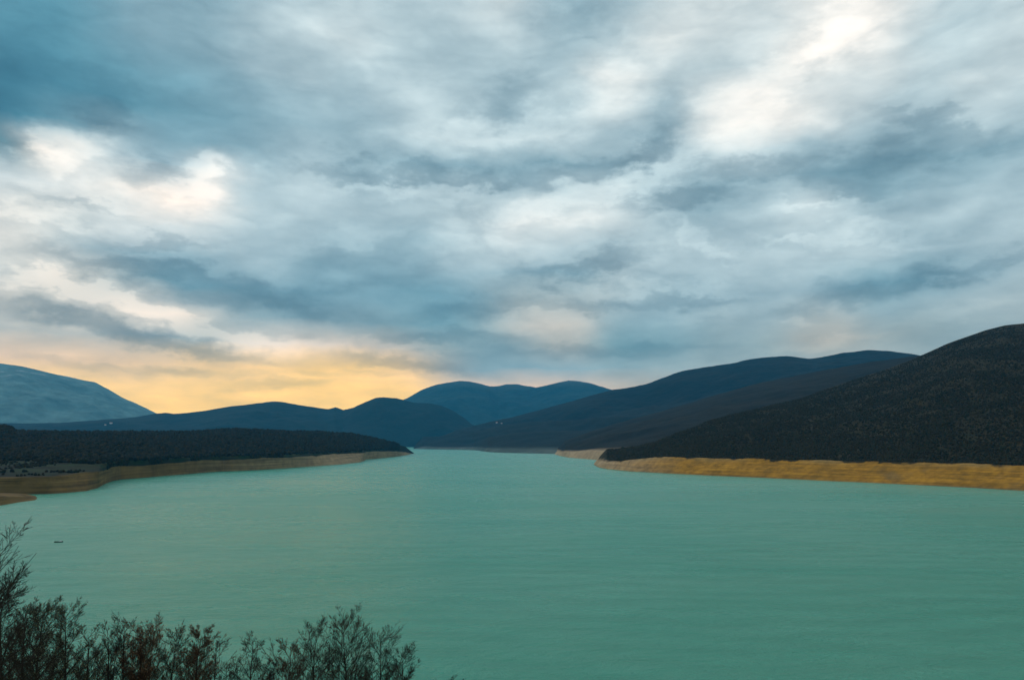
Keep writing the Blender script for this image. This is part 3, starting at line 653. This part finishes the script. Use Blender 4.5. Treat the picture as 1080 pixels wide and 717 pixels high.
class Tubes:
    def __init__(s): s.v = []; s.f = []
    def add(s, pts, rad, sides):
        base = len(s.v); n = len(pts)
        for i, p in enumerate(pts):
            d = (pts[min(i + 1, n - 1)] - pts[max(i - 1, 0)])
            if d.length < 1e-6: d = Vector((0, 0, 1))
            d.normalize()
            a = d.orthogonal().normalized(); b_ = d.cross(a)
            for k in range(sides):
                t = 2 * math.pi * k / sides
                s.v.append(p + (a * math.cos(t) + b_ * math.sin(t)) * rad[i])
        for i in range(n - 1):
            for k in range(sides):
                k2 = (k + 1) % sides
                s.f.append((base + i * sides + k, base + i * sides + k2, base + (i + 1) * sides + k2, base + (i + 1) * sides + k))
def make_tree(px, py_top, dist, spread=1.0, lean=(0, 0), dens=1.0, leaf_fleck=None, leaf_fleckn=0, red=False, seed=0, label='', group=None, hvis=None, name='bare_tree', lowcrown=.35):
    R = random.Random(seed)
    top = pt(px, py_top, dist); bx, by = top.x - lean[0], top.y - lean[1]
    bz = float(slope_z(np.array(bx), np.array(by))) - .15
    H = top.z - bz
    root = empty(name, (bx, by, bz))
    tr = Tubes(); cr = Tubes(); leaves_flecks = []
    n = 12; pts = []; rad = []; r0 = .010 * H + .02
    wob = Vector((0, 0, 0))
    for i in range(n + 1):
        t = i / n
        wob += Vector((R.uniform(-1, 1), R.uniform(-1, 1), 0)) * .022 * H / n * 4
        pts.append(Vector((lean[0] * t ** 1.5, lean[1] * t ** 1.5, H * t)) + wob * t); rad.append(r0 * (1 - t) ** .9 + .006)
    off = Vector((lean[0], lean[1], H)) - pts[-1]
    pts = [p + off * (i / n) ** 2 for i, p in enumerate(pts)]
    tr.add(pts, rad, 6)
    def on_trunk(t):
        f = t * n; i = min(int(f), n - 1); return pts[i].lerp(pts[i + 1], f - i), rad[i] + (rad[i + 1] - rad[i]) * (f - i)
    def branch(p, d, ln, r, lvl, sides):
        k = {1: 6, 2: 4, 3: 3}[lvl]; q = [p]; rr = [r]; dd = d.copy()
        for i in range(k):
            dd = (dd + Vector((R.uniform(-1, 1), R.uniform(-1, 1), R.uniform(-.5, .9))) * .11).normalized()
            q.append(q[-1] + dd * ln / k); rr.append(max(r * (1 - (i + 1) / k * .85), .0045))
        cr.add(q, rr, sides)
        if lvl < 3:
            m_ = int({1: 14, 2: 7}[lvl] * dens * R.uniform(.7, 1.3) * (min(1, .3 + ln / (.16 * H)) if lvl == 1 else min(1, .35 + ln / .6)) + .5)
            for j in range(m_):
                t = R.uniform(.1, .86)
                f = t * k; i = min(int(f), k - 1); pp = q[i].lerp(q[i + 1], f - i)
                ax = (q[i + 1] - q[i]).normalized()
                side = ax.orthogonal().normalized(); side.rotate(Matrix.Rotation(R.uniform(0, 6.283), 3, ax))
                nd_ = (ax * R.uniform(.75, 1.1) + side * R.uniform(.6, 1.0) + Vector((0, 0, .22))).normalized()
                branch(pp, nd_, ln * R.uniform(.8, 1.2) * (.05 + .46 * (1 - t)), rr[i] * .55, lvl + 1, 3)
        if leaf_fleck and lvl >= 2:
            for j in range(leaf_fleckn):
                if R.random() < .28:
                    f = R.random() * k; i = min(int(f), k - 1); leaves_flecks.append(q[i].lerp(q[i + 1], f - i) + Vector((R.uniform(-1, 1), R.uniform(-1, 1), R.uniform(-1, 1))) * .04)
    m1 = int(25 * dens * (H / 9) ** .5)
    for j in range(m1):
        t = lowcrown + (1 - lowcrown) * ((j + R.random()) / m1) ** .85
        t = min(t, .985)
        p, r = on_trunk(t); an = j * 2.4 + R.uniform(-.5, .5)
        up = R.uniform(.9, 1.7); d = Vector((math.cos(an), math.sin(an), up)).normalized()
        ln = H * (.10 + .24 * (1 - t) ** .75) * R.uniform(.75, 1.2) * spread
        branch(p, d, ln, max(r * .5, .011), 1, 4)
    kz = H / max(v.z for v in cr.v)
    for q_ in (tr.v, cr.v, leaves_flecks):
        for v in q_: v.z *= kz
    mesh_obj('trunk', tr.v, tr.f, bark, root)
    mesh_obj('crown', cr.v, cr.f, twigr if red else twigm, root, smooth=False)
    if leaves_flecks:
        V = []; Fc_ = []
        for p in leaves_flecks:
            a = Vector((R.uniform(-1, 1), R.uniform(-1, 1), R.uniform(-1, 1))).normalized(); b_ = a.orthogonal().normalized()
            s_ = R.uniform(.015, .034); k = len(V); V += [p - a * s_, p + b_ * s_ * .6, p + a * s_, p - b_ * s_ * .6]; Fc_.append((k, k + 1, k + 2, k + 3))
        mesh_obj('leaves_flecks', V, Fc_, leaf_fleck, root, smooth=False)  # dry leaves, or the added olive flecks that stand for bright gaps
    tag(root, label, 'tree', group or 'bare trees along the bottom of the slope')
    return root

BR = 'bare trees along the foot of the view'
front = [
 # px, py, dist, spread, dens, leaf, n, red, label
 (-20, 549, 20, 1.6, 1.1, None, 0, False, 'tallest bare tree, reaching its branches over the water at the edge'),
 (4, 604, 30, 1.0, 1.3, None, 0, False, 'dense bare tree directly under the tall one at the edge'),
 (28, 630, 33, .9, 1.2, fleckm, 1, False, 'twiggy bare tree just right of the dense edge tree'),
 (47, 628, 35, .9, 1.3, fleckm, 2, False, 'bare tree with two close pointed tops near the edge'),
 (70, 631, 36, .8, 1.2, fleckm, 2, False, 'bushy topped bare tree below the boat'),
 (94, 656, 37, .8, 1.0, fleckm, 1, False, 'thin low bare tree between two bushier ones, right of the boat'),
 (114, 654, 38, .7, 1.0, fleckm, 1, False, 'slender pale twigged tree left of the spire topped one'),
 (132, 643, 38, .7, 1.1, None, 0, False, 'narrow tree with a single spire-like leader left of the rusty one'),
 (150, 650, 37, .85, 1.4, leafr, 2, True, 'rusty brown leaved tree, the reddest of the row'),
 (165, 646, 39, .75, 1.2, leafr, 1, True, 'reddish twigged tree joined to the rusty one'),
 (187, 655, 38, .8, 1.2, fleckm, 1, False, 'olive grey bare tree between the rusty and the dark brown one'),
 (213, 655, 36, .75, 1.6, leafr, 1, True, 'dark brown compact tree with a blunt top'),
 (229, 666, 38, .7, 1.0, None, 0, False, 'small bare tree leaning on the dark brown one'),
 (250, 684, 40, .8, .9, None, 0, False, 'lowest bare tree in the dip of the row'),
 (268, 660, 40, .9, 1.0, None, 0, False, 'open fan shaped bare tree right of the dip'),
 (290, 672, 41, .75, 1.0, None, 0, False, 'low twiggy tree left of the brown tinted one'),
 (307, 668, 40, .75, 1.2, None, 0, True, 'brown tinted bare tree with an upright crown'),
 (335, 649, 41, .95, 1.15, None, 0, False, 'bare tree touching the tallest round crown from the left'),
 (362, 637, 40, 1.15, 1.3, None, 0, False, 'large round crowned bare tree with dark trunk over the water'),
 (402, 656, 42, 1.05, 1.1, None, 0, False, 'open spreading bare tree right of the large round crown'),
 (424, 674, 42, .8, 1.2, None, 0, False, 'dense small tree at the right end of the row'),
 (476, 708, 44, .8, .9, None, 0, False, 'isolated tree top barely showing at the bottom edge'),
]
for i, (px, py, d, sp, de, lf, ln_, red, lab) in enumerate(front):
    lean = (.5, .1) if i == 0 else (random.uniform(-.5, .5), random.uniform(-.4, .4))
    make_tree(px, py, d, spread=sp * 1.03, lean=lean, dens=de, leaf_fleck=lf, leaf_fleckn=ln_, red=red, seed=100 + i, label=lab, group=BR,
              lowcrown=.55 if i == 0 else .42)
backs = [
 (14, 655, 39, 'bare sapling filling the gap behind the twiggy tree at the edge'),
 (38, 664, 40, 'bare sapling behind the twin topped tree'),
 (60, 668, 41, 'bare sapling behind the bushy topped tree'),
 (84, 676, 40, 'bare sapling seen between the bushy and the thin low tree'),
 (105, 678, 43, 'bare sapling behind the slender pale twigged tree'),
 (124, 674, 42, 'bare sapling at the foot of the spire-like leader'),
 (142, 676, 42, 'bare sapling half hidden by the rusty leaved tree'),
 (176, 680, 42, 'bare sapling between the reddish twigged and the olive grey tree'),
 (200, 682, 41, 'bare sapling left of the dark brown compact tree'),
 (240, 694, 43, 'bare sapling in the dip beside the lowest tree'),
 (278, 690, 43, 'bare sapling right of the open fan shaped tree'),
 (298, 692, 44, 'bare sapling under the brown tinted tree'),
 (320, 684, 43, 'bare sapling between the brown tinted and the round crowned tree'),
 (348, 682, 44, 'bare sapling under the left flank of the large round crown'),
 (380, 684, 44, 'bare sapling in the gap right of the large round crown'),
 (412, 690, 45, 'bare sapling between the spreading tree and the end of the row'),
]
for i, (px, py, d, lab) in enumerate(backs):
    make_tree(px, py, d, spread=.85, lean=(random.uniform(-.3, .3), 0), dens=1.1, leaf_fleck=random.choice([fleckm, leafm, None]), leaf_fleckn=1, seed=300 + i, label=lab,
              group='bare saplings in the second row')

# ------------------------------------------------------------------ boat
bp_ = on_water(62, 571.6); bx, by = bp_[1] * math.sin(bp_[0]), bp_[1] * math.cos(bp_[0])
boat = empty('rowing_boat', (bx, by, 0)); boat.rotation_euler = (0, 0, math.radians(8))
tag(boat, 'small dark rowing boat with a pale stern load alone on the water', 'boat')
hullm = simple_mat('dark_hull_paint', (0.02, 0.03, 0.03), .5); innerm = simple_mat('pale_boat_paint', (0.55, 0.58, 0.55), .5)
woodm = simple_mat('boat_wood', (0.2, 0.13, 0.07), .7)
st = []; NS = 13; Lb = 5.2
for i in range(NS):
    t = i / (NS - 1); x = -Lb / 2 + Lb * t
    wd = .80 * (math.sin(math.pi * min(1, .32 + t * .68)) ** .6 if t < .999 else 0.02) ; wd = max(wd, .03)
    sh = .50 + .32 * (t - .4) ** 2 * 2; kz = -.16 + .26 * max(0, t - .75) * 2
    st.append([(x, -wd, sh), (x, -wd * .92, sh * .5), (x, -wd * .55, kz + .05), (x, 0, kz), (x, wd * .55, kz + .05), (x, wd * .92, sh * .5), (x, wd, sh)])
def shell(sts, th):
    V = [p for s in sts for p in s]; k = len(sts[0]); n = len(sts); Fc_ = []
    inn = [(x, y * (1 - th / .8), z + (th if abs(y) < .5 else 0)) for (x, y, z) in V]; o = len(V); V = V + inn
    for i in range(n - 1):
        for j in range(k - 1):
            a = i * k + j; Fc_.append((a, a + 1, a + k + 1, a + k)); Fc_.append((o + a, o + a + k, o + a + k + 1, o + a + 1))
        for j in (0, k - 1):
            a = i * k + j; Fc_.append((a, a + k, o + a + k, o + a))
    for i in (0, n - 1):
        for j in range(k - 1):
            a = i * k + j; Fc_.append((a, a + 1, o + a + 1, o + a))
    Fc_.append(tuple(range(k))[::-1]); Fc_.append(tuple(o + j for j in range(k)))
    return V, Fc_
V, Fc_ = shell(st, .05); mesh_obj('hull', V, Fc_, hullm, boat)
def boxm(x0, x1, y0, y1, z0, z1):
    v = [(x, y, z) for z in (z0, z1) for y in (y0, y1) for x in (x0, x1)]
    return v, [(0, 2, 3, 1), (4, 5, 7, 6), (0, 1, 5, 4), (2, 6, 7, 3), (0, 4, 6, 2), (1, 3, 7, 5)]
for x in (-1.5, -.2): mesh_obj('seat', *boxm(x - .14, x + .14, -.72, .72, .34, .385), woodm, boat, smooth=False)
# pale foredeck
fd = []; 
for i in range(8, NS):
    s = st[i]; fd += [(s[0][0], s[0][1] * .96, s[0][2] + .012), (s[0][0], 0, s[0][2] + .10), (s[0][0], s[6][1] * .96, s[6][2] + .012)]
ff = []
for i in range(NS - 9):
    for j in range(2): a = i * 3 + j; ff.append((a, a + 1, a + 4, a + 3))
mesh_obj('foredeck', fd, ff, innerm, boat)
gw = Tubes()
for sd_ in (0, 6): gw.add([Vector(s[sd_]) + Vector((0, 0, .015)) for s in st], [.035] * NS, 5)
mesh_obj('gunwale', gw.v, gw.f, woodm, boat)
# folded pale tarp lying amidships
tv = []; tf = []
for i in range(9):
    for j in range(7):
        u, w = i / 8 - .5, j / 6 - .5
        tv.append((1.0 + u * 1.5, w * 1.1, .45 + .62 * max(0, 1 - (u * 2) ** 4) * max(0, 1 - (w * 2) ** 4) * (1 + .3 * math.sin(9 * u + 5 * w))))
for i in range(8):
    for j in range(6): a = i * 7 + j; tf.append((a, a + 7, a + 8, a + 1))
mesh_obj('tarp', tv, tf, innerm, boat)

# ------------------------------------------------------------------ distant houses
wallm = simple_mat('white_wall', (.8, .79, .75), .8); roofm = simple_mat('roof_tile', (.30, .13, .08), .8); winm = simple_mat('window_glass', (.03, .035, .04), .2, spec=.5)
def ray_land(px, py):
    """first terrain hit along a line of sight, used to stand houses on the ground"""
    bpy.context.view_layer.update(); dg = bpy.context.evaluated_depsgraph_get()
    d = Vector(ray(px, py)).normalized(); o = Vector((0, 0, CAM_Z)); 
    for _ in range(12):
        hit, loc, nn, ix, ob, mt = sc.ray_cast(dg, o, d)
        if not hit: return None
        if ob.name.startswith(('hill', 'mountain')): return loc
        o = loc + d * .5
    return None
def house(px, py, s, label, ang):
    p = ray_land(px, py)
    if p is None: return
    r = empty('house', (p.x, p.y, p.z - 1)); r.rotation_euler = (0, 0, ang); tag(r, label, 'house', 'pale houses on the far slopes')
    mesh_obj('wall', *boxm(-8 * s, 8 * s, -5 * s, 5 * s, -3, 7 * s), wallm, r, smooth=False)
    v = [(-8.6*s, -5.6*s, 7*s), (8.6*s, -5.6*s, 7*s), (8.6*s, 5.6*s, 7*s), (-8.6*s, 5.6*s, 7*s), (-8.6*s, 0, 10*s), (8.6*s, 0, 10*s)]
    mesh_obj('roof', v, [(0, 1, 5, 4), (2, 3, 4, 5), (0, 4, 3), (1, 2, 5), (0, 3, 2, 1)], roofm, r, smooth=False)
    for x in (-4.5, 0, 4.5): mesh_obj('window', *boxm((x - .8) * s, (x + .8) * s, -5.12 * s, -5.02 * s, 3 * s, 5 * s), winm, r, smooth=False)
house(524, 446.0, 1.2, 'white house on the dark shoulder below the far mountains', .1)
house(529, 446.6, .8, 'smaller pale house right beside the white one', -.3)
house(117, 446.6, 1.5, 'pale building at the foot of the left mountain, highest of its cluster', .2)
house(111, 448.2, 1.0, 'pale house lowest of the cluster below the left mountain', -.2)

# ------------------------------------------------------------------ colour management
sc.view_settings.view_transform = 'Standard'; sc.view_settings.look = 'None'
sc.view_settings.gamma = 1.0; sc.view_settings.exposure = 0.0; sc.view_settings.use_curve_mapping = False
sc.cycles.use_denoising = True
sc.cycles.max_bounces = 6
